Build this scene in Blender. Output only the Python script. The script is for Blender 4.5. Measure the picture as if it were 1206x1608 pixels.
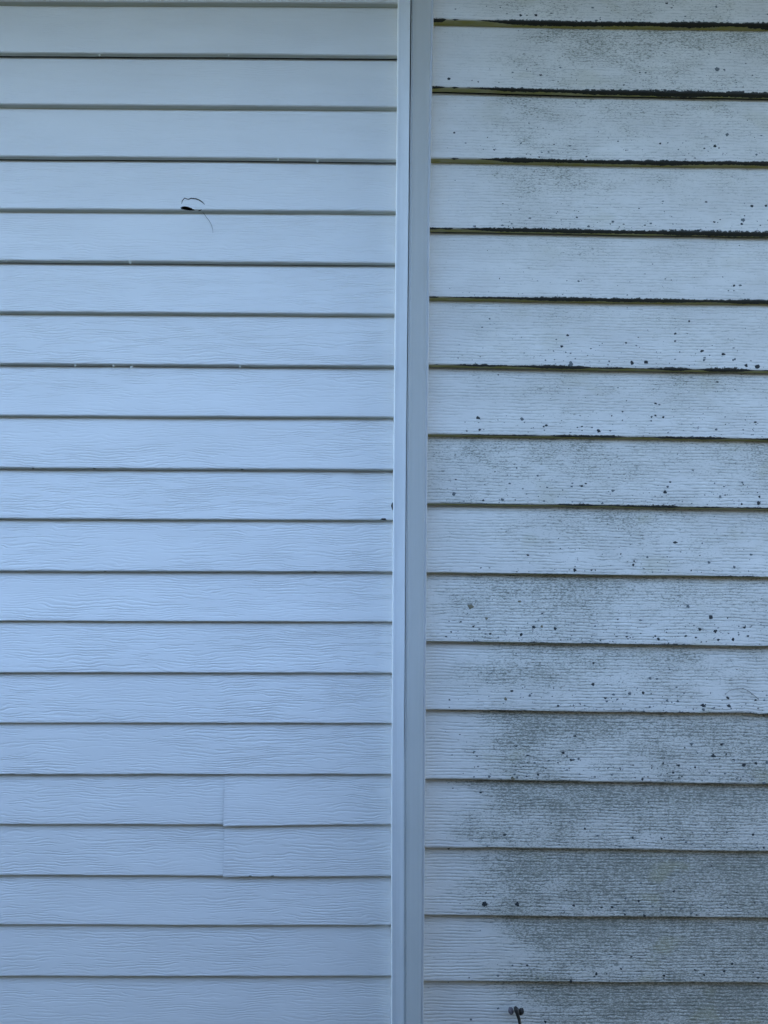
import bpy, math, random
import numpy as np
from mathutils import Vector, Matrix, Euler

for o in list(bpy.data.objects): bpy.data.objects.remove(o)
SC = bpy.context.scene
COL = SC.collection
R = math.radians

# ------------------------------------------------------------------ camera
F = 1195.0                      # focal length in photo pixels
W, H = 1206.0, 1608.0
cam_d = bpy.data.cameras.new('camera')
cam_d.sensor_fit = 'VERTICAL'; cam_d.sensor_height = 24.0
cam_d.lens = 24.0 * F / H
cam_d.clip_start = 0.05; cam_d.clip_end = 500
cam = bpy.data.objects.new('camera', cam_d); COL.objects.link(cam)
CAMPOS = Vector((0, -1.5, 0))
ROLL = R(0.3)
CAMROT = Matrix.Rotation(R(90), 3, 'X') @ Matrix.Rotation(ROLL, 3, 'Z')
cam.matrix_world = Matrix.Translation(CAMPOS) @ CAMROT.to_4x4()
SC.camera = cam
SC.render.resolution_x = 768; SC.render.resolution_y = 1024

# ------------------------------------------------------------------ light
SUN_EL, SUN_ROT = R(38), R(55)
world = bpy.data.worlds.new('World'); SC.world = world
world.use_nodes = True
wn = world.node_tree.nodes; wl = world.node_tree.links
sky = wn.new('ShaderNodeTexSky'); sky.sky_type = 'NISHITA'; sky.sun_disc = False
sky.sun_elevation = SUN_EL; sky.sun_rotation = SUN_ROT
sky.air_density = 1.0; sky.dust_density = 0.3; sky.ozone_density = 1.7
wl.new(sky.outputs[0], wn['Background'].inputs[0])
wn['Background'].inputs[1].default_value = 0.12
sd = bpy.data.lights.new('sun', 'SUN'); sd.energy = 2.2; sd.angle = R(0.5)
sd.color = (1, 0.95, 0.86)
sun = bpy.data.objects.new('sun', sd); COL.objects.link(sun)
to_sun = Vector((math.sin(SUN_ROT)*math.cos(SUN_EL), math.cos(SUN_ROT)*math.cos(SUN_EL), math.sin(SUN_EL)))
sun.rotation_euler = to_sun.to_track_quat('Z', 'Y').to_euler()
sun.location = (0, 4, 6)
SC.view_settings.view_transform = 'Standard'; SC.view_settings.look = 'None'
SC.view_settings.gamma = 1; SC.view_settings.use_curve_mapping = False
SC.view_settings.exposure = 3.27

# ------------------------------------------------------------------ helpers
def P(px, py, Y):
    """photo pixel -> point of the vertical plane y = Y (used to take real positions off the photo)"""
    d = CAMROT @ Vector(((px - W/2)/F, -(py - H/2)/F, -1.0))
    t = (Y - CAMPOS.y) / d.y
    return CAMPOS + d*t
CI = np.array(CAMROT.transposed())
def proj(v):
    """(n,3) world points -> photo pixels (to decide where a real hole is cut)"""
    c = (v - np.array(CAMPOS)) @ CI.T
    return np.stack([W/2 + F*c[:, 0]/-c[:, 2], H/2 - F*c[:, 1]/-c[:, 2]], 1)

def tag(o, label=None, cat=None, group=None, kind=None):
    if label: o['label'] = label
    if cat: o['category'] = cat
    if group: o['group'] = group
    if kind: o['kind'] = kind
    return o
def empty(name, loc, label, cat, group=None):
    o = bpy.data.objects.new(name, None); COL.objects.link(o); o.location = loc
    return tag(o, label, cat, group)
def mesh_obj(name, verts, faces, mats, parent=None, smooth=True, matidx=None):
    verts = np.asarray(verts, float)
    if parent is not None: verts = verts - np.array(parent.location)
    me = bpy.data.meshes.new(name)
    me.from_pydata(verts.tolist(), [], [tuple(int(i) for i in f) for f in faces])
    for m in (mats if isinstance(mats, (list, tuple)) else [mats]): me.materials.append(m)
    if matidx is not None: me.polygons.foreach_set('material_index', np.asarray(matidx, np.int32))
    me.polygons.foreach_set('use_smooth', [smooth]*len(me.polygons))
    me.update()
    o = bpy.data.objects.new(name, me); COL.objects.link(o)
    if parent is not None: o.parent = parent
    return o
def set_origin(o, p):
    p = Vector(p); o.data.transform(Matrix.Translation(-p)); o.location = p; return o
def box(x0, x1, y0, y1, z0, z1):
    v = [(x, y, z) for x in (x0, x1) for y in (y0, y1) for z in (z0, z1)]
    f = [(0,1,3,2),(4,6,7,5),(0,4,5,1),(2,3,7,6),(0,2,6,4),(1,5,7,3)]
    return v, f
def boxes(name, bs, mat, parent=None):
    V, Fc = [], []
    for b in bs:
        v, f = box(*b); n = len(V); V += v; Fc += [tuple(i+n for i in q) for q in f]
    return mesh_obj(name, V, Fc, mat, parent, smooth=False)
def tube(pts, rads, n=8):
    pts = [Vector(p) for p in pts]; V, Fc = [], []
    for i, p in enumerate(pts):
        t = (pts[min(i+1, len(pts)-1)] - pts[max(i-1, 0)]).normalized()
        a = t.cross(Vector((0, 1, 0.01))).normalized(); b = t.cross(a)
        for k in range(n):
            an = 2*math.pi*k/n
            V.append(p + (a*math.cos(an) + b*math.sin(an))*rads[i])
    for i in range(len(pts)-1):
        for k in range(n):
            Fc.append((i*n+k, i*n+(k+1) % n, (i+1)*n+(k+1) % n, (i+1)*n+k))
    Fc.append(tuple(range(n))[::-1]); Fc.append(tuple(range((len(pts)-1)*n, len(pts)*n)))
    return V, Fc
def vnoise(x, seed, f):
    """smooth 1-D value noise in -1..1"""
    r = np.random.RandomState(seed).uniform(-1, 1, 4096)
    u = np.asarray(x)*f + 1000.0; i = np.floor(u).astype(int); t = u - i; t = t*t*(3-2*t)
    return r[i % 4096]*(1-t) + r[(i+1) % 4096]*t

class NT:
    """tiny node-graph writer"""
    def __init__(s, name):
        s.m = bpy.data.materials.new(name); s.m.use_nodes = True
        s.n = s.m.node_tree.nodes; s.l = s.m.node_tree.links
        s.b = s.n['Principled BSDF']
    def put(s, sock, v):
        if hasattr(v, 'is_linked') or isinstance(v, bpy.types.NodeSocket): s.l.new(v, sock)
        else: sock.default_value = v
    def math(s, op, a, b=None, c=None, clamp=False):
        n = s.n.new('ShaderNodeMath'); n.operation = op; n.use_clamp = clamp
        s.put(n.inputs[0], a)
        if b is not None: s.put(n.inputs[1], b)
        if c is not None: s.put(n.inputs[2], c)
        return n.outputs[0]
    def attr(s, name):
        n = s.n.new('ShaderNodeAttribute'); n.attribute_name = name; return n
    def vec(s, x, y, z=0.0):
        n = s.n.new('ShaderNodeCombineXYZ'); s.put(n.inputs[0], x); s.put(n.inputs[1], y); s.put(n.inputs[2], z); return n.outputs[0]
    def noise(s, v, scale=1.0, detail=2.0, rough=0.5, dist=0.0):
        n = s.n.new('ShaderNodeTexNoise'); s.put(n.inputs['Vector'], v)
        n.inputs['Scale'].default_value = scale; n.inputs['Detail'].default_value = detail
        n.inputs['Roughness'].default_value = rough; n.inputs['Distortion'].default_value = dist
        return n.outputs['Fac']
    def step(s, v, a, b, to0=0.0, to1=1.0):
        n = s.n.new('ShaderNodeMapRange'); n.interpolation_type = 'SMOOTHSTEP'
        s.put(n.inputs['Value'], v); s.put(n.inputs[1], a); s.put(n.inputs[2], b)
        s.put(n.inputs[3], to0); s.put(n.inputs[4], to1); return n.outputs[0]
    def mix(s, f, a, b):
        n = s.n.new('ShaderNodeMix'); n.data_type = 'RGBA'
        s.put(n.inputs[0], f); s.put(n.inputs[6], a); s.put(n.inputs[7], b); return n.outputs[2]
    def bump(s, h, dist, strength=1.0):
        n = s.n.new('ShaderNodeBump'); n.inputs['Distance'].default_value = dist
        n.inputs['Strength'].default_value = strength
        s.put(n.inputs['Height'], h); s.l.new(n.outputs[0], s.b.inputs['Normal'])
def plain(name, col, rough=0.6, bump=0.0, scale=200, var=0.0):
    t = NT(name); t.b.inputs['Roughness'].default_value = rough
    g = t.n.new('ShaderNodeTexCoord').outputs['Object']
    c = (*col, 1)
    if var:
        f = t.noise(g, scale*0.3, 4)
        c = t.mix(f, tuple(x*(1-var) for x in col)+(1,), tuple(min(1, x*(1+var)) for x in col)+(1,))
    t.put(t.b.inputs['Base Color'], c)
    if bump: t.bump(t.noise(g, scale, 4), bump)
    return t.m

# vinyl board: coordinates come from the mesh: pc = (x along board, arc length across it), h = 0 at lip .. 1 at top, s = metres from lip
def wood_grain(t, x, v, spacing, wob, fine, patch):
    k = 1.0/spacing
    w1 = t.noise(t.vec(t.math('MULTIPLY', x, 7.0), t.math('MULTIPLY', v, 16.0)), 1, 3, 0.5)
    w2 = t.noise(t.vec(t.math('MULTIPLY', x, 26.0), t.math('MULTIPLY', v, 70.0)), 1, 2, 0.5)
    ph = t.math('ADD', t.math('MULTIPLY', v, k), t.math('ADD', t.math('MULTIPLY', w1, wob), t.math('MULTIPLY', w2, fine)))
    fr = t.math('FRACT', ph)
    # one-sided groove: sharp upper bank, soft lower bank
    g = t.math('MULTIPLY', t.step(fr, 0.0, 0.24), t.step(fr, 0.24, 0.72, 1.0, 0.0))
    m = t.step(t.noise(t.vec(t.math('MULTIPLY', x, 17.0), t.math('MULTIPLY', v, 95.0), 3.3), 1, 2, 0.6), patch-0.07, patch+0.09)
    return t.math('MULTIPLY', g, m)

def vinyl_clean():
    t = NT('clean_white_vinyl')
    pc = t.attr('pc'); sp = t.n.new('ShaderNodeSeparateXYZ'); t.l.new(pc.outputs['Vector'], sp.inputs[0])
    x, v = sp.outputs[0], sp.outputs[1]
    g = wood_grain(t, x, v, 0.0058, 6.0, 1.6, 0.45)
    big = t.step(t.noise(t.vec(t.math('MULTIPLY', x, 3.0), t.math('MULTIPLY', v, 9.0), 9.0), 1, 2, 0.5), 0.30, 0.58, 0.35, 1.0)
    em = t.attr('emboss').outputs['Fac']
    g = t.math('MULTIPLY', t.math('MULTIPLY', g, big), em)
    micro = t.noise(t.vec(t.math('MULTIPLY', x, 300), t.math('MULTIPLY', v, 900)), 1, 2)
    wave = t.noise(t.vec(t.math('MULTIPLY', x, 8), t.math('MULTIPLY', v, 20), 5), 1, 2)
    t.bump(t.math('ADD', t.math('MULTIPLY', g, -1.0), t.math('ADD', t.math('MULTIPLY', micro, 0.10), t.math('MULTIPLY', wave, 0.5))), 0.00072)
    cl = t.noise(t.vec(t.math('MULTIPLY', x, 5), t.math('MULTIPLY', v, 14), 1), 1, 4)
    c = t.mix(t.step(cl, 0.3, 0.7), (0.725, 0.72, 0.71, 1), (0.765, 0.76, 0.75, 1))
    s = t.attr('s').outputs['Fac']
    c = t.mix(t.step(s, -0.004, -0.0015, 0.6, 0.0), c, (0.36, 0.38, 0.29, 1))      # grey-green film under the lips, darkened to stand in for shade
    c = t.mix(t.math('MULTIPLY', t.attr('gap_shade').outputs['Fac'], 0.93), c, (0.03, 0.028, 0.018, 1))   # shade of the lock gap painted into the colour
    t.put(t.b.inputs['Base Color'], c)
    t.b.inputs['Roughness'].default_value = 0.42
    t.b.inputs['Specular IOR Level'].default_value = 0.35
    return t.m

def vinyl_dirty():
    t = NT('mildewed_white_vinyl')
    pc = t.attr('pc'); sp = t.n.new('ShaderNodeSeparateXYZ'); t.l.new(pc.outputs['Vector'], sp.inputs[0])
    x, v = sp.outputs[0], sp.outputs[1]
    h = t.attr('h').outputs['Fac']; s = t.attr('s').outputs['Fac']
    grime = t.attr('grime').outputs['Fac']; mold = t.attr('mold').outputs['Fac']
    X = lambda k: t.math('MULTIPLY', x, k)
    V = lambda k: t.math('MULTIPLY', v, k)
    g = wood_grain(t, x, v, 0.0050, 1.5, 0.9, 0.43)
    em = t.attr('emboss').outputs['Fac']
    g = t.math('MULTIPLY', g, em)
    micro = t.noise(t.vec(X(350), V(1000)), 1, 2)
    t.bump(t.math('ADD', t.math('MULTIPLY', g, -1.0), t.math('MULTIPLY', micro, 0.16)), 0.00050)
    # mildew clouds: patchy, thickest where the water hangs under the course above
    cl = t.noise(t.vec(X(14), V(30), 2), 1, 5, 0.62)
    cl2 = t.noise(t.vec(X(5), V(9), 6), 1, 3, 0.5)
    hb = t.step(h, 0.10, 1.0, -0.05, 0.06)
    m = t.math('ADD', t.math('ADD', t.math('MULTIPLY_ADD', cl, 0.5, 0.155), t.math('MULTIPLY', cl2, 0.3)), hb)
    m = t.math('ADD', m, t.math('MULTIPLY', t.math('SUBTRACT', grime, 0.42), 0.46))
    cloud = t.step(m, 0.42, 0.95)
    film = t.step(m, 0.30, 1.15)
    c0 = t.mix(t.step(t.noise(t.vec(X(6), V(16)), 1, 4), 0.3, 0.7), (0.60, 0.58, 0.545, 1), (0.67, 0.65, 0.61, 1))
    c = t.mix(t.math('MULTIPLY', film, 0.55), c0, (0.34, 0.335, 0.25, 1))
    # grime caught in the embossed grain
    gd = t.math('MULTIPLY', g, t.step(grime, 0.0, 0.7, 0.16, 0.70))
    gd = t.math('MULTIPLY', gd, t.step(t.noise(t.vec(X(70), V(420), 31), 1, 3, 0.6), 0.38, 0.62))
    c = t.mix(gd, c, (0.13, 0.145, 0.125, 1))
    # speckles
    n1 = t.noise(t.vec(X(200), V(620), 1), 1, 4, 0.72)
    n2 = t.noise(t.vec(X(95), V(300), 8), 1, 4, 0.68)
    sp1 = t.step(t.math('ADD', n1, t.math('MULTIPLY', cloud, 0.17)), 0.61, 0.70)
    sp2 = t.step(t.math('ADD', n2, t.math('MULTIPLY', cloud, 0.14)), 0.63, 0.71)
    sp_ = t.math('MULTIPLY', t.math('MAXIMUM', sp1, sp2), t.step(cloud, 0.0, 0.6, 0.42, 0.66))
    c = t.mix(sp_, c, (0.075, 0.085, 0.065, 1))
    # rusty-green tinge in a few patches
    rp = t.math('MULTIPLY', t.step(t.noise(t.vec(X(9), V(14), 17), 1, 2), 0.60, 0.72), t.math('MULTIPLY', grime, 0.35))
    c = t.mix(rp, c, (0.33, 0.31, 0.17, 1))
    # algae film of the lips' undersides
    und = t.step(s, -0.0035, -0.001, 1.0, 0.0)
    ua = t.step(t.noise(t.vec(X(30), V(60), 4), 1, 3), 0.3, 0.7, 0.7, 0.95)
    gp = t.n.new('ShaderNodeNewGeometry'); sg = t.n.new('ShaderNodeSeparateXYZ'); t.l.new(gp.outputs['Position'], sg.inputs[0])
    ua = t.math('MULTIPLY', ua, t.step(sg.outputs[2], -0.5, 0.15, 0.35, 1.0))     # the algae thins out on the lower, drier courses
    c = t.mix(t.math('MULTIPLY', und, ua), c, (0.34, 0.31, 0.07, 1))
    # black mildew line hanging on the lip; ragged
    nl = t.noise(t.vec(X(110), V(160), 12), 1, 5, 0.75)
    wd = t.math('MULTIPLY', mold, t.math('ADD', -0.15, t.math('MULTIPLY', nl, 2.2)))
    off = t.math('ABSOLUTE', t.math('ADD', s, t.math('MULTIPLY', mold, 0.5)))
    c = t.mix(t.math('MULTIPLY', t.attr('gap_shade').outputs['Fac'], 0.93), c, (0.018, 0.017, 0.012, 1))  # lock gap painted near black in place of its shade
    bl = t.step(t.math('SUBTRACT', wd, off), 0.0, 0.0007)
    c = t.mix(t.math('MULTIPLY', bl, 0.96), c, (0.012, 0.014, 0.012, 1))
    t.put(t.b.inputs['Base Color'], c)
    t.put(t.b.inputs['Roughness'], t.math('ADD', 0.5, t.math('MULTIPLY', film, 0.35)))
    t.b.inputs['Specular IOR Level'].default_value = 0.3
    return t.m

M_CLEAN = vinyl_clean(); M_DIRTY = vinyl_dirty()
M_SPOT = plain('black_mildew_spot', (0.022, 0.026, 0.028), 0.8)
M_SPOTG = plain('grey_mildew_spot', (0.11, 0.125, 0.13), 0.85)
M_SPOTB = plain('brown_mildew_spot', (0.15, 0.13, 0.085), 0.85)
def trim_mat(name, col):
    t = NT(name); g = t.n.new('ShaderNodeTexCoord').outputs['Object']
    sp = t.n.new('ShaderNodeSeparateXYZ'); t.l.new(g, sp.inputs[0]); x, z = sp.outputs[0], sp.outputs[2]
    st = t.noise(t.vec(t.math('MULTIPLY', x, 260), t.math('MULTIPLY', z, 2.2)), 1, 4, 0.6)      # run-off streaks
    bl = t.noise(t.vec(t.math('MULTIPLY', x, 30), t.math('MULTIPLY', z, 9), 4), 1, 4, 0.6)
    sc = t.noise(t.vec(t.math('MULTIPLY', x, 420), t.math('MULTIPLY', z, 260), 9), 1, 3, 0.6)
    k = t.math('ADD', t.math('MULTIPLY', t.step(st, 0.35, 0.75), 0.5), t.math('MULTIPLY', t.step(bl, 0.4, 0.75), 0.5))
    c = t.mix(t.math('MULTIPLY', k, 0.3), (*col, 1), (col[0]*0.70, col[1]*0.71, col[2]*0.68, 1))
    c = t.mix(t.math('MULTIPLY', t.step(sc, 0.70, 0.76), 0.6), c, (0.14, 0.14, 0.12, 1))
    t.put(t.b.inputs['Base Color'], c); t.b.inputs['Roughness'].default_value = 0.42
    t.bump(t.noise(t.vec(t.math('MULTIPLY', x, 25), t.math('MULTIPLY', z, 6)), 1, 2), 0.0012); return t.m
M_TRIM = plain('trim_aluminium', (0.82, 0.83, 0.84), 0.38, 0.00012, 60, 0.03)
M_POST = plain('post_aluminium', (0.385, 0.405, 0.43), 0.40, 0.00012, 60, 0.04)
M_SHEATH = plain('sheathing', (0.05, 0.04, 0.03), 0.9, 0.0005, 300, 0.3)
M_DARK = plain('dark_stem', (0.02, 0.018, 0.016), 0.6)
M_HAIR = plain('dry_fibre', (0.10, 0.10, 0.09), 0.6)
M_BURR = plain('pale_vinyl_burr', (0.62, 0.62, 0.56), 0.6)
M_LOBE = plain('grey_brown_husk', (0.16, 0.14, 0.15), 0.8, 0.0003, 900, 0.4)
M_SOFFIT = plain('soffit_white', (0.7, 0.71, 0.72), 0.6)
M_ROOF = plain('roof_shingle', (0.06, 0.06, 0.065), 0.9, 0.002, 60, 0.3)
M_FENCE = plain('weathered_wood', (0.10, 0.098, 0.09), 0.85, 0.001, 60, 0.3)
def grass_mat():
    t = NT('lawn'); g = t.n.new('ShaderNodeTexCoord').outputs['Object']
    t.put(t.b.inputs['Base Color'], t.mix(t.noise(g, 3, 6), (0.035, 0.045, 0.02, 1), (0.08, 0.085, 0.05, 1)))
    t.b.inputs['Roughness'].default_value = 0.9
    t.bump(t.noise(g, 80, 4), 0.02); return t.m
M_GRASS = grass_mat()

# ------------------------------------------------------------------ setting
GZ = -1.34
gnd = mesh_obj('lawn', [(-60, -60, GZ), (60, -60, GZ), (60, 60, GZ), (-60, 60, GZ)], [(0, 1, 2, 3)], M_GRASS, smooth=False)
tag(gnd, 'mown lawn at the foot of the house wall', None, None, 'structure')

# ------------------------------------------------------------------ siding
ZTOP = 1.50
def row_lines(rows, Y):
    """rows: list of lists of (px, py) along one lip -> list of (xs, zs)"""
    out = []
    for r in rows:
        pts = [P(px, py, Y) for px, py in r]
        out.append(([p.x for p in pts], [p.z for p in pts]))
    return out
def line_z(line, x, seed, amp):
    xs, zs = line
    base = np.interp(x, xs, zs)
    # outside the measured span run on level, with the slope fading out
    return base + amp*vnoise(x, seed, 9.0) + amp*0.5*vnoise(x, seed+77, 31.0)

def in_poly(p, poly):
    x, y = p[:, 0], p[:, 1]; ins = np.zeros(len(p), bool); n = len(poly)
    for i in range(n):
        x0, y0 = poly[i]; x1, y1 = poly[(i+1) % n]
        if y0 == y1: continue
        c = ((y0 > y) != (y1 > y)) & (x < (x1-x0)*(y-y0)/(y1-y0) + x0)
        ins ^= c
    return ins
def near_line(p, pts, wid):
    m = np.zeros(len(p), bool)
    for i in range(len(pts)-1):
        a = np.array(pts[i]); b = np.array(pts[i+1]); d = b-a
        t = np.clip(((p-a) @ d)/(d @ d), 0, 1); q = a + t[:, None]*d
        w = wid[i]*(1-t) + wid[i+1]*t
        m |= np.hypot(*(p-q).T) < w*0.5
    return m

def panel(name, parent, mat, x, lines, Yb, t, drop, seeds, rowids, fold, cuts=(), fine=(), attrs=None,
          amp=0.0003, spots=(), yoff=0.0, zoff=0.0, dent=None, edge=None, lift=False):
    """one vinyl panel: len(lines)-1 courses between lip lines; lines[0] is the lip of the panel above"""
    nx = len(x)
    Z = [line_z(l, x, sd, amp) + (zoff if i else 0) for i, (l, sd) in enumerate(zip(lines, seeds))]
    if dent is not None:
        for i in range(1, len(Z)): Z[i] = Z[i] + dent(x, rowids[i-1])
    rad = 0.0019
    Vr, S, Hh, A, RI, CR = [], [], [], [], [], []         # rows of vertices, s, h, arc, row id, crevice
    def add(y, z, s, h, arc, ri, cr=0.0):
        CR.append(np.full(nx, cr))
        Vr.append(np.stack([x, np.broadcast_to(y, (nx,)).astype(float), z], 1))
        S.append(np.broadcast_to(s, (nx,)).astype(float)); Hh.append(np.full(nx, h)); A.append(arc + np.zeros(nx)); RI.append(np.full(nx, ri))
    facepar = []
    for c in range(len(lines)-1):
        za = Z[c] - drop; zl = Z[c+1]
        ri = rowids[c]; arc0 = ri*1.371
        bow = 0.0011*vnoise(x, seeds[c+1]+500, 3.0)      # thin vinyl waves in and out a little
        ytop = Yb + yoff - (0.0008 if c else -0.0004)
        ylip = Yb + yoff - t + bow
        if lift: ytop = ytop - 0.0006*np.exp(-(x-x[0])/0.008); ylip = ylip - 0.0012*np.exp(-(x-x[0])/0.008)
        if c == 0:
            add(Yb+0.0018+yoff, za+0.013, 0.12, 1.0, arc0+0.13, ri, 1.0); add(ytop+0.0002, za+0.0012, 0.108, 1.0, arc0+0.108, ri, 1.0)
        tt = [0.0, 0.012, 0.04, 0.3] + ([] if c in fine else [0.6, 0.85])
        tt += list(np.linspace(0.60, 0.985, 90)) if c in fine else [0.985]
        zend = zl + rad
        for q in tt:
            z = za*(1-q) + zend*q; y = ytop*(1-q) + ylip*q
            hh = za - zend
            add(y, z, (1-q)*hh + rad, 1-q, arc0 + (1-q)*0.105, ri, (0.1 if c == 0 else 0.0)*max(0, 1-q/0.035))  # last term: faint contact shade painted just below the lock
        facepar.append((za, ytop, zend, ylip, ri))
        na = 4
        for k in range(1, na+1):
            a = math.pi/2*k/na
            add(ylip + rad*(1-math.cos(a)), zl + rad*(1-math.sin(a)), rad - 0.003*k/na, 0.0, arc0 - 0.003*k/na, ri)
        ns = 14 if c in fine else 4
        last = (c == len(lines)-2)
        yend = Yb + yoff - (0.0050 if last else 0.0008)
        for k in range(1, ns+1):
            q = k/ns
            add((ylip+rad)*(1-q) + yend*q, zl - drop*q, -0.001 - t*q, 0.0, arc0 - 0.003 - t*q, ri)
        if last:
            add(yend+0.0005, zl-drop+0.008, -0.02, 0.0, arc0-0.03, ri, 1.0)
    nr = len(Vr)
    if edge is not None:
        for a_ in Vr: a_[:, 0] = np.maximum(a_[:, 0], edge(a_[:, 2]) + np.arange(nx)*2e-5)
    V = np.concatenate(Vr); S = np.concatenate(S); Hh = np.concatenate(Hh); A = np.concatenate(A); RI = np.concatenate(RI); CR = np.concatenate(CR)
    I = np.arange(nr*nx).reshape(nr, nx)
    Fq = np.stack([I[:-1, :-1], I[1:, :-1], I[1:, 1:], I[:-1, 1:]], -1).reshape(-1, 4)
    if cuts:
        cen = V[Fq].mean(1); px = proj(cen); kill = np.zeros(len(Fq), bool)
        for kind, dat, wid in cuts:
            kill |= in_poly(px, dat) if kind == 'poly' else near_line(px, dat, wid)
        Fq = Fq[~kill]
    faces = Fq.tolist(); mi = [0]*len(faces)
    # raised mildew spots growing on this board: part of its surface
    Vx = []; base = len(V); rs = np.random.RandomState(int(seeds[0])+5)
    for (sx, sz, r, kind) in spots:
        for (za, yt, ze, yl, ri) in facepar:
            zaa, zee = np.interp(sx, x, za), np.interp(sx, x, ze)
            if zee - 0.001 < sz < zaa:
                q = (zaa-sz)/(zaa-zee); ylx = np.interp(sx, x, yl)
                slope = (ylx-yt)/(zaa-zee)             # dy per metre down
                y0 = yt*(1-q)+ylx*q
                n = 11; k0 = base+len(Vx)
                asp = rs.uniform(0.95, 1.9) if r < 0.0022 else rs.uniform(0.95, 1.35); hgt = min(0.0005, r*0.25)
                Vx.append((sx, y0-hgt-0.0002, sz))
                for ring in (0.6, 1.0):
                    for j in range(n):
                        a = 2*math.pi*j/n; rr = r*ring*rs.uniform(0.6, 1.25)
                        dx = math.cos(a)*rr*asp; dz = math.sin(a)*rr
                        Vx.append((sx+dx, y0 - slope*dz - (hgt*0.8 if ring < 1 else 0.00003), sz+dz))
                for j in range(n):
                    j2 = (j+1) % n
                    faces.append([k0, k0+1+j, k0+1+j2]); mi.append(kind)
                    faces.append([k0+1+j, k0+1+n+j, k0+1+n+j2, k0+1+j2]); mi.append(kind)
                break
    Vall = np.concatenate([V, np.array(Vx).reshape(-1, 3)]) if Vx else V
    o = mesh_obj(name, Vall, faces, mat, parent, True, mi)
    pad = lambda a: np.concatenate([a, np.zeros(len(Vall)-len(V))])
    me = o.data
    pc = np.zeros((len(Vall), 3), np.float32); pc[:, 0] = Vall[:, 0]; pc[:len(V), 1] = A
    at = me.attributes.new('pc', 'FLOAT_VECTOR', 'POINT'); at.data.foreach_set('vector', pc.ravel())
    for nm, arr in (('s', S), ('h', Hh), ('gap_shade', CR)):
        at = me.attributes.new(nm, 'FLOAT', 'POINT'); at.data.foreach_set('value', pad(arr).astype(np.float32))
    for nm, fn in (attrs or {}).items():
        at = me.attributes.new(nm, 'FLOAT', 'POINT'); at.data.foreach_set('value', pad(fn(V, RI, Hh)).astype(np.float32))
    return o

def xsamples(x0, x1, dense=()):
    xs = set(np.round(np.arange(x0, x1, 0.02), 5)); xs.add(x1)
    for a, b, st in dense: xs |= set(np.round(np.arange(max(a, x0), min(b, x1), st), 5))
    return np.array(sorted(xs))

# --- left wall: washed clean ------------------------------------------------
TL, YL = 0.0128, 0.0128          # lip projection, base plane (lip plane is y = 0)
L0 = [1,82,163,245,327,408,489,570.3,651.7,734,814,896,974.7,1056,1135.3,1216.3,1294.5,1374.6,1452,1533.3]
L1 = [4,86.2,167,250,331,412.7,492.7,574,654.7,737,816.5,897.3,976,1056.7,1136,1216,1294.3,1375.3,1453,1532.7]
LM = [-0.2,0,0,-.8,0,0,0,0,.3,.4,.2,0,.3,0,0,0,.5,.5,.4,0]
rowsL = [[(0, a), (300, (a+b)/2+m), (590, b), (625, b+(b-a)/17)] for a, b, m in zip(L0, L1, LM)]
linesL = row_lines(rowsL, 0.0)
pitchL = 80.6*1.5/F
def shifted(line, d): return (line[0], [z+d for z in line[1]])
def level(line, f=0.0):
    m = sum(line[1])/len(line[1]); return (line[0], [m+(z-m)*f for z in line[1]])
allL = linesL[:]
k = 1
while allL[0][1][0] < ZTOP: allL.insert(0, shifted(linesL[0], pitchL*k)); k += 1
nAboveL = k-1; k = 1
while min(allL[-1][1]) > GZ+0.18: allL.append(shifted(level(linesL[-1]), -pitchL*k)); k += 1
# which lips are interlocks: photo rows 1,3,5,... (0-based, from the top) end a panel
idx = lambda r: r + nAboveL
xr = P(628, 700, -0.01).x
wallL = empty('siding_wall', (-1.3, YL+0.03, GZ), 'clean white clapboard siding wall with narrow courses, left of the corner post', 'wall')
XL0 = -2.6
def embL(V, RI, Hh):
    z = V[:, 2]
    return np.interp(z, [-1.2, -0.95, -0.4, 0.25, 0.75, 1.0], [0.45, 0.55, 1.0, 0.85, 0.42, 0.3])
lens_hole = [(283,326.3),(286,324.4),(290,323.8),(295,324.6),(301,327),(306.5,330.3),(299,330.6),(292,329.8),(285.5,328.4)]
small_hole = [(311,330.6),(314,329.6),(317.5,328.4),(315,331),(312,331.6)]
crack = [(285.3,319.5),(286.3,315),(290,311),(293,312.4),(296,313.2),(300,311.4),(308,312.3),(313,314.3),(317.5,317.2),(321.5,321)]
crw = [0.7,1.1,1.4,1.1,1.3,1.7,1.9,1.8,1.5,0.7]
edge_hole = [(614.0,794),(615.2,790.5),(617,788.5),(622,788),(622,803),(617.5,802.6),(615.3,799.5)]
lip_nick = [(596.5,816.6),(599,814.6),(603,814.0),(606,814.8),(607.5,816.8)]
weeps = {15: [34,65,250,285], 17: [25,68,96,393,428,475], 19: [5,40,170,330,512], 9: [52,148,380], 11: [40,165,495], 13: [60,330,560]}
ids = [i for i in range(len(allL))]
r = idx(1)
while r-2 >= 0: r -= 2
bounds = list(range(r, len(allL), 2))
if bounds[0] > 0: bounds = [bounds[0]-1] + bounds if bounds[0] == 1 else bounds
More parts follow.
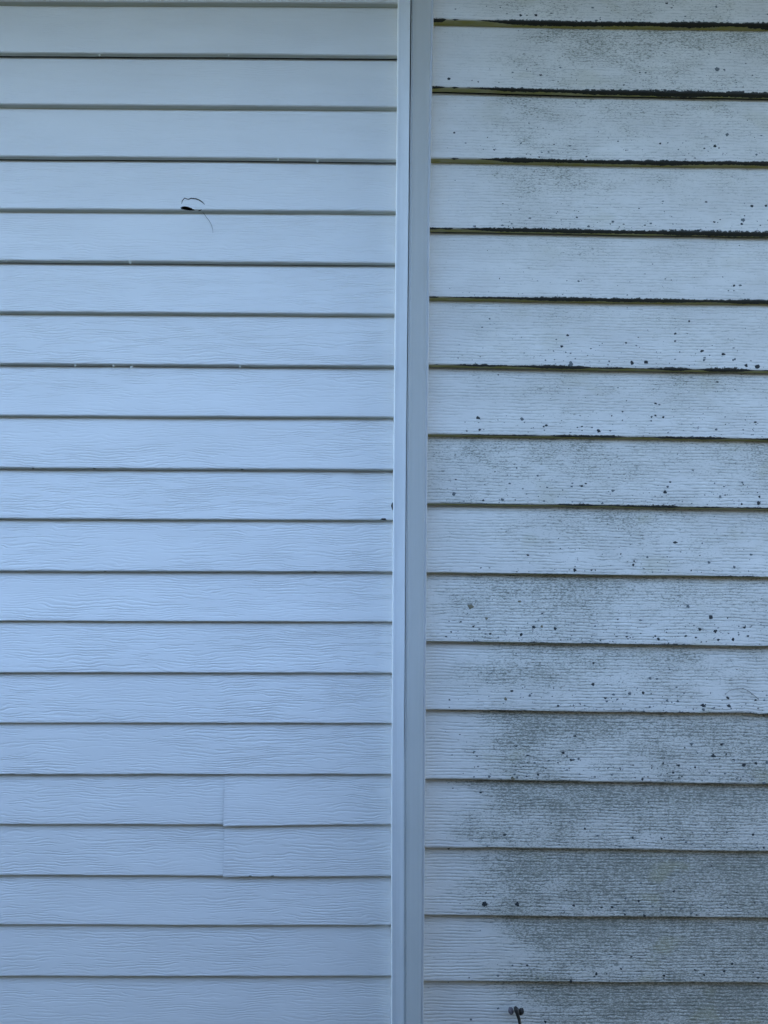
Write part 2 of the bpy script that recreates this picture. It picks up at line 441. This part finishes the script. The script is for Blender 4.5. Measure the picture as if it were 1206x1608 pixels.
for a, b in zip(bounds[:-1], bounds[1:]):
    rows = list(range(a+1, b+1))                # lip indices of this panel's courses
    ph = [q-nAboveL for q in rows]              # photo row numbers
    cuts, fine, dense = [], [], []
    if 4 in ph:
        cuts = [('poly', lens_hole, None), ('poly', small_hole, None), ('line', crack, crw)]
        fine = [ph.index(4)]; dense = [(P(278, 320, 0).x, P(326, 320, 0).x, 0.00045)]
    if 10 in ph:
        cuts = [('poly', edge_hole, None), ('poly', lip_nick, None)]
        fine = [ph.index(10)]; dense = [(P(594, 800, 0).x, P(622, 800, 0).x, 0.00045)]
    if ph[-1] in weeps:
        ly = lambda px, rr: np.interp(px, [0, 590], [L0[rr], L1[rr]])
        for px in weeps[ph[-1]]:
            y = ly(px, ph[-1])
            cuts.append(('poly', [(px-2.2, y+0.1), (px+2.2, y+0.1), (px+1.6, y+2.4), (px-1.6, y+2.4)], None))
            dense.append((P(px-3, y, 0).x, P(px+3, y, 0).x, 0.0006))
        fine = fine + [len(rows)-1]
    sds = [100+q*3 for q in [a]+rows]
    lns = [allL[q] for q in [a]+rows]
    if 17 in ph:      # the spliced panel: two lengths lapped at photo x = 351
        xs_ = P(351, 1335, 0).x
        panel('siding_panel', wallL, [M_CLEAN], xsamples(XL0, xs_+0.02, dense), lns, YL, TL, 0.0027, sds, rows, None, cuts, fine, {'emboss': embL})
        R16 = (lns[1][0], None)
        p16 = [P(351, 1296.8, 0), P(470, 1295.8, 0), P(590, 1294.3, 0), P(625, 1294.2, 0)]
        p17 = [P(351, 1377.2, 0), P(470, 1376.4, 0), P(590, 1375.3, 0), P(625, 1375.4, 0)]
        l2 = [lns[0], ([p.x for p in p16], [p.z for p in p16]), ([p.x for p in p17], [p.z for p in p17])]
        o = panel('siding_panel', wallL, [M_CLEAN], xsamples(xs_, xr, dense+[(xs_, xs_+0.04, 0.002)]), l2, YL, TL, 0.0027, [s+1 for s in sds], [q+40 for q in rows], None, cuts, fine, {'emboss': embL}, yoff=-0.0022, lift=True)
        o['label'] = 'short spliced panel lapping over its left neighbour'
    else:
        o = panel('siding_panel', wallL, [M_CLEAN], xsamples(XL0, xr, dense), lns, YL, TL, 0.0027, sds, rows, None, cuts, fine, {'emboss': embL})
        if 4 in ph: o['label'] = 'panel with a crescent crack and a black hole in its lip'
        if 10 in ph: o['label'] = 'panel with a nail hole beside the corner post'
zt = max(allL[0][1]); zb = min(allL[bounds[-1]][1])
boxes('sheathing', [(XL0, xr+0.02, YL+0.03, YL+0.05, GZ, ZTOP+0.1)], M_SHEATH, wallL)
boxes('foundation', [(XL0, xr, YL-0.003, YL+0.029, GZ-0.1, zb-0.006)], plain('foundation_concrete', (0.32, 0.31, 0.29), 0.9, 0.002, 90, 0.2), wallL)

# pale burrs that hang from the drain slots of the upper lips
def burr(px, py, sz, seed):
    rs = random.Random(seed); c = P(px, py, 0.004)
    V, Fc = [], []
    n = 7
    prof = [(0, 0.0012), (0.35, 0.0010), (0.7, 0.0006), (1.0, 0.00015)]
    for t_, r_ in prof:
        for k in range(n):
            a = 2*math.pi*k/n; q = rs.uniform(0.8, 1.25)
            V.append((c.x + math.cos(a)*r_*1.7*q*sz/2.5 + (rs.random()-.5)*0.0004 + t_*0.0008*rs.choice([-1, 1]) * 0.3, c.y + math.sin(a)*r_*q - 0.006, c.z + 0.0018 - t_*0.0016*sz))
    for i in range(len(prof)-1):
        for k in range(n): Fc.append((i*n+k, i*n+(k+1) % n, (i+1)*n+(k+1) % n, (i+1)*n+k))
    Fc.append(tuple(range(n))); Fc.append(tuple(range(3*n, 4*n))[::-1])
    o = mesh_obj('vinyl_burr', V, Fc, M_BURR, wallL)
for i, (px, py, sz) in enumerate([(158,89,2.6),(360,90,1.6),(437,252.4,2.2),(499,254.2,2.8),(12,411,1.8),(111,411.5,1.8),(206,412.6,3),
                                  (120,574.5,2.2),(180,575,2.2),(208,576.5,3.2),(378,576,2.4)]):
    burr(px, py, sz*1.35, i)

# --- right wall: mildewed -----------------------------------------------------
J = 0.09                         # this wall stands 9 cm nearer than the left one
YRl = -J; TR = 0.0150; YRb = YRl + TR
R0 = [30,137,248,358,466,572.5,682,790.7,899,1007.5,1114.7,1224,1331,1438,1541]
R1 = [37.5,147,255.5,366,472.5,581,689,797.7,905.5,1014,1120.7,1231.5,1337,1441.5,1543.5]
linesR = row_lines([[(700, a), (930, (a+b)/2+m), (1156, b), (1206, b+(b-a)*0.11)] for a, b, m in
                    zip(R0, R1, [1.2,1.5,1,.5,.5,.6,0,-.4,.2,.2,.3,.2,0,.4,0])], YRl)
pitchR = 107.7*(1.5-J)/F
allR = linesR[:]; k = 1
while allR[0][1][0] < ZTOP: allR.insert(0, shifted(linesR[0], pitchR*k)); k += 1
nAboveR = k-1; k = 1
while min(allR[-1][1]) > GZ+0.2: allR.append(shifted(level(linesR[-1]), -pitchR*k)); k += 1
wallR = empty('siding_wall', (1.35, YRb+0.03, GZ), 'mildew-stained white clapboard siding wall with wide courses, right of the corner post', 'wall')
XR1 = 2.7
xl = P(655, 800, YRl).x
XD = [(-500,695),(0,681),(120,678.6),(300,675.2),(536,673),(700,671),(1072,668.2),(1200,667.5),(1400,666),(1608,664.5),(1950,662)]   # nose of the post
_p = [P(b_, a_, YRl-0.022) for a_, b_ in XD]
def edgeR(z): return np.interp(z, [q.z for q in _p[::-1]], [q.x for q in _p[::-1]]) - 0.0035

GX = [690,750,820,900,1000,1100,1200]
GT = np.array([[.3,.5,.6,.65,.7,.7,.7],[.08,.25,.6,.7,.75,.7,.65],[.08,.3,.6,.6,.45,.5,.5],[.08,.3,.5,.5,.45,.4,.35],[.03,.15,.35,.35,.35,.35,.35],
 [.08,.4,.35,.35,.35,.4,.35],[.03,.35,.45,.45,.4,.45,.45],[.5,.7,.62,.6,.5,.55,.6],[.2,.3,.5,.6,.6,.5,.5],[.45,.7,.7,.7,.6,.6,.6],
 [.05,.5,.7,.65,.6,.6,.5],[.02,.6,.95,.8,.7,.75,.8],[.02,.8,.9,.9,.8,.9,.9],[.12,.6,1,.95,.95,1,1],[.03,.2,.85,1,.95,1,1],[.03,.1,.9,.95,1,1,1]])
MS = [745,728,748,712,690,690,690,690,690,690,690,690,690,690,690,690]           # where each black line starts
MW = np.array([9.5,12,10.5,9.5,8.0,9.5,7.5,7.0,6.0,5.5,4.6,4.4,2.4,2.6,2.2,2.2])*0.001
MD = np.array([3,3.0,2.4,2.2,1.7,1.9,1.6,1.4,1.0,1.0,.9,.8,0.5,0.5,0.4,0.4])
def photo_row(RI): return np.clip(RI - nAboveR, 0, 15).astype(int)
def grimeR(V, RI, Hh):
    px = proj(V)[:, 0]; pr = photo_row(RI); out = np.zeros(len(V))
    wob = 24*np.sin(V[:, 2]*60+2*pr) + 14*np.sin(V[:, 2]*143+pr)
    for r_ in np.unique(pr):
        m = pr == r_; out[m] = np.interp(px[m]+wob[m], GX, GT[r_])
    return out
def moldR(V, RI, Hh):
    px = proj(V)[:, 0]; pr = photo_row(RI); st = np.array(MS)[pr]
    up = np.clip((px-st)/60, 0, 1)*0.75 + 0.25*np.clip((px-st)/300, 0, 1)
    base = MW[pr]*(0.75+0.35*vnoise(V[:, 0]+pr*3.1, 9, 14.0))
    gap = np.where(pr >= 5, np.clip(0.72+0.6*vnoise(V[:, 0]+pr*5.7, 10, 26.0), 0.0, 1.0), 1.0)
    near = np.where((px < st) & (px < 735) , 0.55*np.clip((722-px)/14, 0, 1)*np.clip(0.5+1.2*vnoise(V[:, 0]+pr*2.2, 21, 60), 0, 1), 0.0)
    return base*np.maximum(up, near)*gap
def embR(V, RI, Hh):
    z = V[:, 2]
    return np.interp(z, [-1.2, -0.9, -0.3, 0.3, 1.0], [1.0, 1.1, 1.0, 0.75, 0.45])
BIG = [(704.5,125,2.4,1),(713.5,207,1.5,1),(1123,229,2.6,1),(1037,225,1.8,1),(1049,224,1.2,2),(1167,346,3.6,2),(1121,349,1.7,1),(1106,233,1.4,1),(924,356,2,2),
(906,341,1.4,1),(962,348,2,2),(1110,316,1.6,1),(1204,322,2,1),(1127,107,3.5,2),(1143,210,3,2),(992,570,3.6,1),(1014,569,3.6,1),(1136,556,2.8,1),(1171,574,2.8,1),
(1189,575.5,3.6,1),(896,572,4,2),(1154,564,2.2,2),(892,526,1.8,1),(882,544,1.8,1),(1062,523,2,1),(1061,535,1.5,1),(984,538,1.4,1),(751,656,2.7,1),(820,658,2.6,2),(753,675,2,1),
(940,677,3.2,1),(858,668,1.8,1),(854,670,1.6,1),(1042,655,2,1),(1031,633,1.5,1),(1044,773,2.8,1),(1049,764,2,2),(1190,790,3.2,1),(1192,780,2,1),(1053,757,1.6,1),
(898,764,1.6,2),(789,785,1.8,2),(713,776,2.8,2),(902,895,2.9,1),(928,895,1.6,1),(994,887,2,1),(1113,883,2.4,2),(1180,871,2.2,2),(975,870,1.5,1),(817,945,2.2,3),
(739,953,3.8,3),(764,971,2.2,3),(1082,953,2.6,2),(1117,969,3.3,1),(838,985,2.4,1),(872,987,2.6,1),(851,984,2,3),(1123,991,2.8,1),(1099,988,2.3,1),(1169,985,1.8,1),
(818,996,2.6,1),(1150,1004,2.8,1),(1033,1003,2.3,1),(932,1075,2.5,1),(1010,1088,2.4,1),(1022,1066,2.2,2),(1033,1067,1.9,2),(950,1096,1.8,1),(989,1089,2.6,2),
(794,1097,2.4,3),(832,1092,2,2),(1103,1107,3,1),(1143,1096,2.4,1),(1144,1108,2.8,1),(1064,1101,2.2,2),(885,1183,2.2,1),(897,1194,2,1),(829,1187,1.5,1),(909,1192,2,2),
(1135,1170,2.2,1),(1042,1199,2,1),(1121,1188,3,1),(1169,1202,2.8,1),(1188,1199,2.2,1),(1057,1213,2,1),(1092,1205,2,1),(845,1216,1.8,1),(1066,1202,1.8,1),
(805,1222,3,3),(994,1316,1.9,1),(1039,1317,1.9,1),(1077,1322,1.6,2),(793,1311,1.7,1),(919,1302,1.6,1),(1183,1311,2,1),(761,1420,3.6,1),(812,1420,3.4,1),
(983,1411,1.8,2),(1003,1415,1.8,1),(1059,1401,2,1),(1012,1437,2.6,1),(1037,1427,2,2),(961,1424,2,1),(901,1422,1.7,1),(1150,1514,2,1),(1137,1525,2,1),
(936,1528,2,1),(975,1521,1.7,1),(1042,1531,1.6,1),(896,1539,2.2,1),(1105,1530,1.8,1),(857,1606,2.2,1),(828,1516,1.5,1),(749,1188,1.3,1),(705,1337,1.4,1)]
spotsR = []
for px, py, r_, kd in BIG:
    p = P(px, py, YRl+0.003); spotsR.append((p.x, p.z, r_*1.41/F, kd))
rsp = random.Random(4)
ext = [q for q in range(len(allR)-1)]
for q in range(len(allR)-1):
    pr = min(max(q+1-nAboveR, 0), 15)
    dens = [40,50,75,95,60,110,95,120,85,150,150,170,70,85,60,50][pr]
    zu = sum(allR[q][1])/len(allR[q][1]); zl_ = sum(allR[q+1][1])/len(allR[q+1][1])
    for _ in range(int(dens*1.9)):
        lo = rsp.random() < 0.72
        h_ = abs(rsp.gauss(0, 0.22)) if lo else rsp.random()
        if h_ > 0.97: continue
        px = 690 + (rsp.random()**0.8)*530
        if rsp.random() > np.interp(px, GX, GT[pr])+0.25: continue
        xx = P(px, 800, YRl).x
        zz = np.interp(xx, *allR[q+1]) + 0.0025 + h_*(zu-zl_-0.004)
        rr = min(0.0005 + rsp.expovariate(1)*0.00040, 0.0028)
        spotsR.append((xx, zz, rr*(1 if lo else 0.75), 1 if rsp.random() < 0.35 else 2))
    for _ in range(int(dens*1.6)):                # the same wall goes on beyond the picture
        xx = rsp.uniform(P(1215, 800, YRl).x, XR1-0.02)
        h_ = min(abs(rsp.gauss(0, 0.3)), 0.95)
        zz = np.interp(xx, *allR[q+1]) + 0.0025 + h_*(zu-zl_-0.004)
        spotsR.append((xx, zz, min(0.0007 + rsp.expovariate(1)*0.0006, 0.0035), 1))
def dentR(x, ri):
    pr = ri-nAboveR
    if pr == 10:
        a, b, c_ = P(1143,1119,YRl).x, P(1172,1119,YRl).x, P(1196,1119,YRl).x
        return 0.0016*np.exp(-((x-(a*.45+b*.55))/0.020)**2) - 0.0014*np.exp(-((x-c_)/0.012)**2)
    return 0
bR = list(range((nAboveR+1) % 2, len(allR), 2))
for a, b in zip(bR[:-1], bR[1:]):
    rows = [a+1, b]
    zhi = max(allR[a][1]); zlo = min(allR[b][1])
    sp_ = [s_ for s_ in spotsR if zlo-0.01 < s_[1] < zhi+0.01]
    panel('siding_panel', wallR, [M_DIRTY, M_SPOT, M_SPOTG, M_SPOTB],
          xsamples(xl, XR1, [(xl, P(1216, 800, YRl).x, 0.005)]), [allR[q] for q in [a]+rows], YRb, TR, 0.0033,
          [700+q*3 for q in [a]+rows], rows, None, (), (), {'grime': grimeR, 'mold': moldR, 'emboss': embR},
          amp=0.00045, spots=sp_, dent=dentR, edge=edgeR)
zbR = min(allR[bR[-1]][1])
boxes('sheathing', [(0.11, XR1, YRb+0.03, YRb+0.05, GZ, ZTOP+0.1)], M_SHEATH, wallR)
boxes('foundation', [(xl, XR1, YRb-0.003, YRb+0.029, GZ-0.1, zbR-0.006)], plain('foundation_block', (0.3, 0.3, 0.28), 0.9, 0.002, 90, 0.2), wallR)

# --- corner post between the two walls ------------------------------------------
post = empty('corner_post', (P(650, 800, 0).x, 0.02, GZ), 'plain pale metal corner post standing between the clean and the stained siding', 'corner post')
ys = [-500, 0, 120, 300, 536, 700, 900, 1072, 1200, 1400, 1608, 1950]
def stn(tab, y): return float(np.interp(y, [a for a, _ in tab], [b for _, b in tab]))
xA = [(-500,629),(0,624.6),(120,623.8),(300,621.8),(736,617.6),(1272,614.4),(1608,614.4),(1950,614.4)]    # left edge of the channel face
xB = [(-500,649),(0,644.6),(120,643.6),(300,642),(700,637.9),(900,636.4),(1150,635),(1608,634.6),(1950,634.6)]  # its right edge
xC = [(-500,651.5),(0,646.4),(120,645.2),(300,643.4),(700,639.0),(900,637.4),(1150,635.9),(1195,635.0),(1608,634.7),(1950,634.7)]  # left edge of the post
xD = [(-500,695),(0,681),(120,678.6),(300,675.2),(536,673),(700,671),(1072,668.2),(1200,667.5),(1400,666),(1608,664.5),(1950,662)]
YA = -0.016                        # channel face
YD = YRl - 0.022                   # nose of the post, just proud of the right siding
yy = np.linspace(-420, 1850, 90)
def sweep(name, prof, mat):
    """prof(y) -> cross-section points (x, y) at photo height y on the channel plane"""
    rings = []
    for y in yy:
        z = P(W/2, y, YA).z
        rings.append([(px_, py_, z) for px_, py_ in prof(y)])
    n = len(rings[0]); V = [v for r_ in rings for v in r_]
    Fc = [(i*n+k, (i+1)*n+k, (i+1)*n+k+1, i*n+k+1) for i in range(len(rings)-1) for k in range(n-1)]
    return mesh_obj(name, V, Fc, mat, post)
def X_at(tab, y, Y):
    # a plumb member's x at the height it has on plane YA, read on plane Y
    z = P(W/2, y, YA).z
    py = y
    for _ in range(3):
        p = P(stn(tab, py), py, Y); py += (p.z - z)*F/(Y-CAMPOS.y)
    return P(stn(tab, py), py, Y).x
def arc(cx, cy, r_, a0, a1, n=5): return [(cx + r_*math.cos(a0+(a1-a0)*k/n), cy + r_*math.sin(a0+(a1-a0)*k/n)) for k in range(n+1)]
def channel(y):
    a = X_at(xA, y, YA); b = X_at(xB, y, YA); r_ = 0.0022
    out = [(a+0.0012, 0.020), (a, 0.006)]
    out += arc(a+r_, YA+r_-0.0006, r_, math.pi, math.pi*1.5, 6)
    out += [(a+0.005, YA), (a*.5+b*.5, YA+0.0006), (b-0.003, YA+0.0002)]
    out += arc(b-0.0009, YA+0.0009, 0.0009, math.pi*1.5, math.pi*2, 4)
    out += [(b, 0.012), (b-0.004, 0.018)]
    return out
def dark(y):
    c_ = X_at(xC, y, YA-0.003); d = X_at(xD, y, YD)
    r1 = 0.0016; r2 = 0.003
    out = [(c_+0.0002, 0.016)]
    out += [(c_, YA+0.004)]
    out += arc(c_+r1, YA-0.003+r1, r1, math.pi, math.pi*1.5, 5)
    out += [(c_+r1+0.0016, YA-0.0032), (c_+r1+0.0026, YA-0.0042)]
    e = (d-0.0035, YD+0.004); s_ = out[-1]
    bulge = 0.0003*math.sin(y*0.011)
    for q in (0.25, 0.5, 0.75): out.append((s_[0]*(1-q)+e[0]*q+bulge, s_[1]*(1-q)+e[1]*q))
    out += [e]
    out += arc(d-r2*0.8, YD+r2, r2, math.pi*1.25, math.pi*2, 7)
    out += [(d+0.0002, YRb+0.004), (d-0.004, YRb+0.02)]
    return out
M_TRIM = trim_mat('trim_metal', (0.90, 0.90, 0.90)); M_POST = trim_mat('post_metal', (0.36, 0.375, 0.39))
sweep('channel_strip', channel, M_TRIM)
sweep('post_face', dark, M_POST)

# --- house behind, unseen; roof and body shaped to block light -----------------------------------------------------------------
roof = empty('added_eave', (0, 0.4, ZTOP), 'unseen shallow roof with a white soffit, added to shade the top of both walls', 'roof')
EAVE = 1.12  # overhang set to darken the upper courses
boxes('soffit', [(XL0-0.3, XR1+0.3, -EAVE, 0.3, ZTOP, ZTOP+0.02)], M_SOFFIT, roof)
boxes('fascia', [(XL0-0.3, XR1+0.3, -EAVE-0.022, -EAVE-0.002, ZTOP-0.03, ZTOP+0.14)], M_SOFFIT, roof)
mesh_obj('shingles', [(XL0-.35,-EAVE-.05,ZTOP+.15),(XR1+.35,-EAVE-.05,ZTOP+.15),(XR1+.35,4,ZTOP+1.7),(XL0-.35,4,ZTOP+1.7),
                      (XL0-.35,8.4,ZTOP+.15),(XR1+.35,8.4,ZTOP+.15)], [(0,1,2,3),(3,2,5,4)], M_ROOF, roof, smooth=False)
hb = boxes('house_body', [(XL0, 9, 0.09, 8, GZ-0.05, ZTOP+0.12)], plain('house_render', (0.5, 0.5, 0.5), 0.8))
set_origin(hb, (0, 4, GZ)); tag(hb, 'plain unseen body of the house, shaped to block the sun behind the two siding walls', 'house')

# --- unseen fence behind the camera, added to block low sky light ---------------------------------------------
FY = -1.95; FT = 0.60  # height and distance set to darken the lower courses
fence = empty('fence_blocker', (0, FY, GZ), 'unseen weathered board fence, added to keep low sky light off the siding', 'fence')
for i in range(13):
    x = -6 + i
    boxes('post', [(x-0.045, x+0.045, FY-0.09, FY-0.0, GZ-0.05, FT+0.04)], M_FENCE, fence)
boxes('rail', [(-6, 6, FY+0.001, FY+0.035, GZ+0.3, GZ+0.38), (-6, 6, FY+0.001, FY+0.035, FT-0.3, FT-0.22)], M_FENCE, fence)
rf = random.Random(3)
boxes('boards', [(-6+i*0.142, -6+i*0.142+0.138, FY+0.036, FY+0.056, GZ+0.03, FT+rf.uniform(-.008, .008)) for i in range(85)], M_FENCE, fence)

# --- unseen green bank further back, added to block sky near the horizon
def hedge_blocker():
    n, m = 90, 14; V, Fc = [], []; rs = np.random.RandomState(8)
    for i in range(n):
        x = -26 + 52*i/(n-1)
        for k in range(m):
            a = math.pi*k/(m-1); j = rs.uniform(-0.12, 0.12, 3)
            yy_ = -10.6 + math.cos(a)*0.9; hz = GZ - 0.1 + 5.6*min(1, math.sin(a)*2.2)
            V.append((x+j[0], yy_+j[1], hz+j[2]))
    for i in range(n-1):
        for k in range(m-1): Fc.append((i*m+k, (i+1)*m+k, (i+1)*m+k+1, i*m+k+1))
    o = mesh_obj('hedge_blocker', V, Fc, plain('hedge_leaves', (0.03, 0.04, 0.028), 0.8, 0.03, 25, 0.5), smooth=False)
    set_origin(o, (0, -10.6, GZ)); tag(o, 'unseen tall dark green screen, added to block low sky light', 'hedge_blocker')
hedge_blocker()

# --- small things on the siding -------------------------------------------------------
def fibre(name, pts, Y0, rads, mat, label, cat):
    ps = [P(px, py, Y) for (px, py), Y in zip(pts, Y0)]
    # smooth the path
    q = []
    for i in range(len(ps)-1):
        p0, p1, p2, p3 = ps[max(i-1, 0)], ps[i], ps[i+1], ps[min(i+2, len(ps)-1)]
        for k in range(5):
            t = k/5
            q.append(0.5*((2*p1)+(p2-p0)*t+(2*p0-5*p1+4*p2-p3)*t*t+(3*p1-p0-3*p2+p3)*t**3))
    q.append(ps[-1])
    rr = np.interp(np.linspace(0, 1, len(q)), np.linspace(0, 1, len(rads)), rads)
    V, Fc = tube(q, rr, 6)
    o = mesh_obj(name, V, Fc, mat); set_origin(o, q[0]); return tag(o, label, cat)
fibre('dry_stem', [(315.5,330),(319,334),(324,341),(330,349),(333.5,358),(334.5,366)], [0.006,0.009,0.0095,0.0085,0.0075,0.0065],
      [0.0005,0.00045,0.0004,0.00035,0.0002], M_HAIR, 'thin dry stem hanging from the black hole in the clean siding', 'stem')
fibre('curled_fibre', [(1137,1091),(1144,1086),(1152,1082.4),(1161,1081),(1170,1082.5),(1178,1087),(1186,1093.5),(1192,1099)],
      [YRl+.0045,YRl+.002,YRl+.001,YRl+0.0,YRl+.0,YRl+.001,YRl+.001,YRl+.0015], [0.0002,0.0003,0.00035,0.00045,0.0005,0.0003], M_HAIR,
      'curved dark fibre lying on the stained siding near its right edge', 'fibre')
# husk with a stem at the lower right
hk = empty('seed_husk', P(810, 1608, YRl-0.004), 'dark two-lobed husk on a black stem against the stained siding at the bottom', 'husk')
def lobe(name, px, py, rx, rz, mat, tilt, depth=0.0035):
    c = P(px, py, YRl-0.0025); V, Fc = [], []; n, m = 14, 8; rs = random.Random(int(px))
    wob = [rs.uniform(0.9, 1.1) for _ in range(n)]
    for i in range(m+1):
        ph = math.pi*i/m
        for k in range(n):
            a = 2*math.pi*k/n
            x_ = math.cos(a)*math.sin(ph)*rx*wob[k]; z_ = math.sin(a)*math.sin(ph)*rz*wob[k]; y_ = -math.cos(ph)*depth*(1+0.25*math.sin(3*a))
            ct, st_ = math.cos(tilt), math.sin(tilt)
            V.append((c.x + x_*ct - z_*st_, c.y+y_, c.z + x_*st_ + z_*ct))
    for i in range(m):
        for k in range(n): Fc.append((i*n+k, i*n+(k+1) % n, (i+1)*n+(k+1) % n, (i+1)*n+k))
    return mesh_obj(name, V, Fc, mat, hk)
lobe('lobe', 802.4, 1587.0, 0.0050, 0.0072, M_LOBE, 0.1)['label'] = 'pale grey-brown left lobe'
lobe('lobe', 818.6, 1588.4, 0.0052, 0.0070, M_DARK, -0.2)
ps = [P(808.5,1580.5,YRl-0.007), P(811,1585,YRl-0.009), P(812.5,1592,YRl-0.008), P(815,1601,YRl-0.006), P(817,1611,YRl-0.005), P(819,1640,YRl-0.004), P(823,1680,YRl-0.002)]
V, Fc = tube(ps, [0.0024,0.0050,0.0034,0.0028,0.0026,0.0025,0.0014], 8)
mesh_obj('stem', V, Fc, M_DARK, hk)
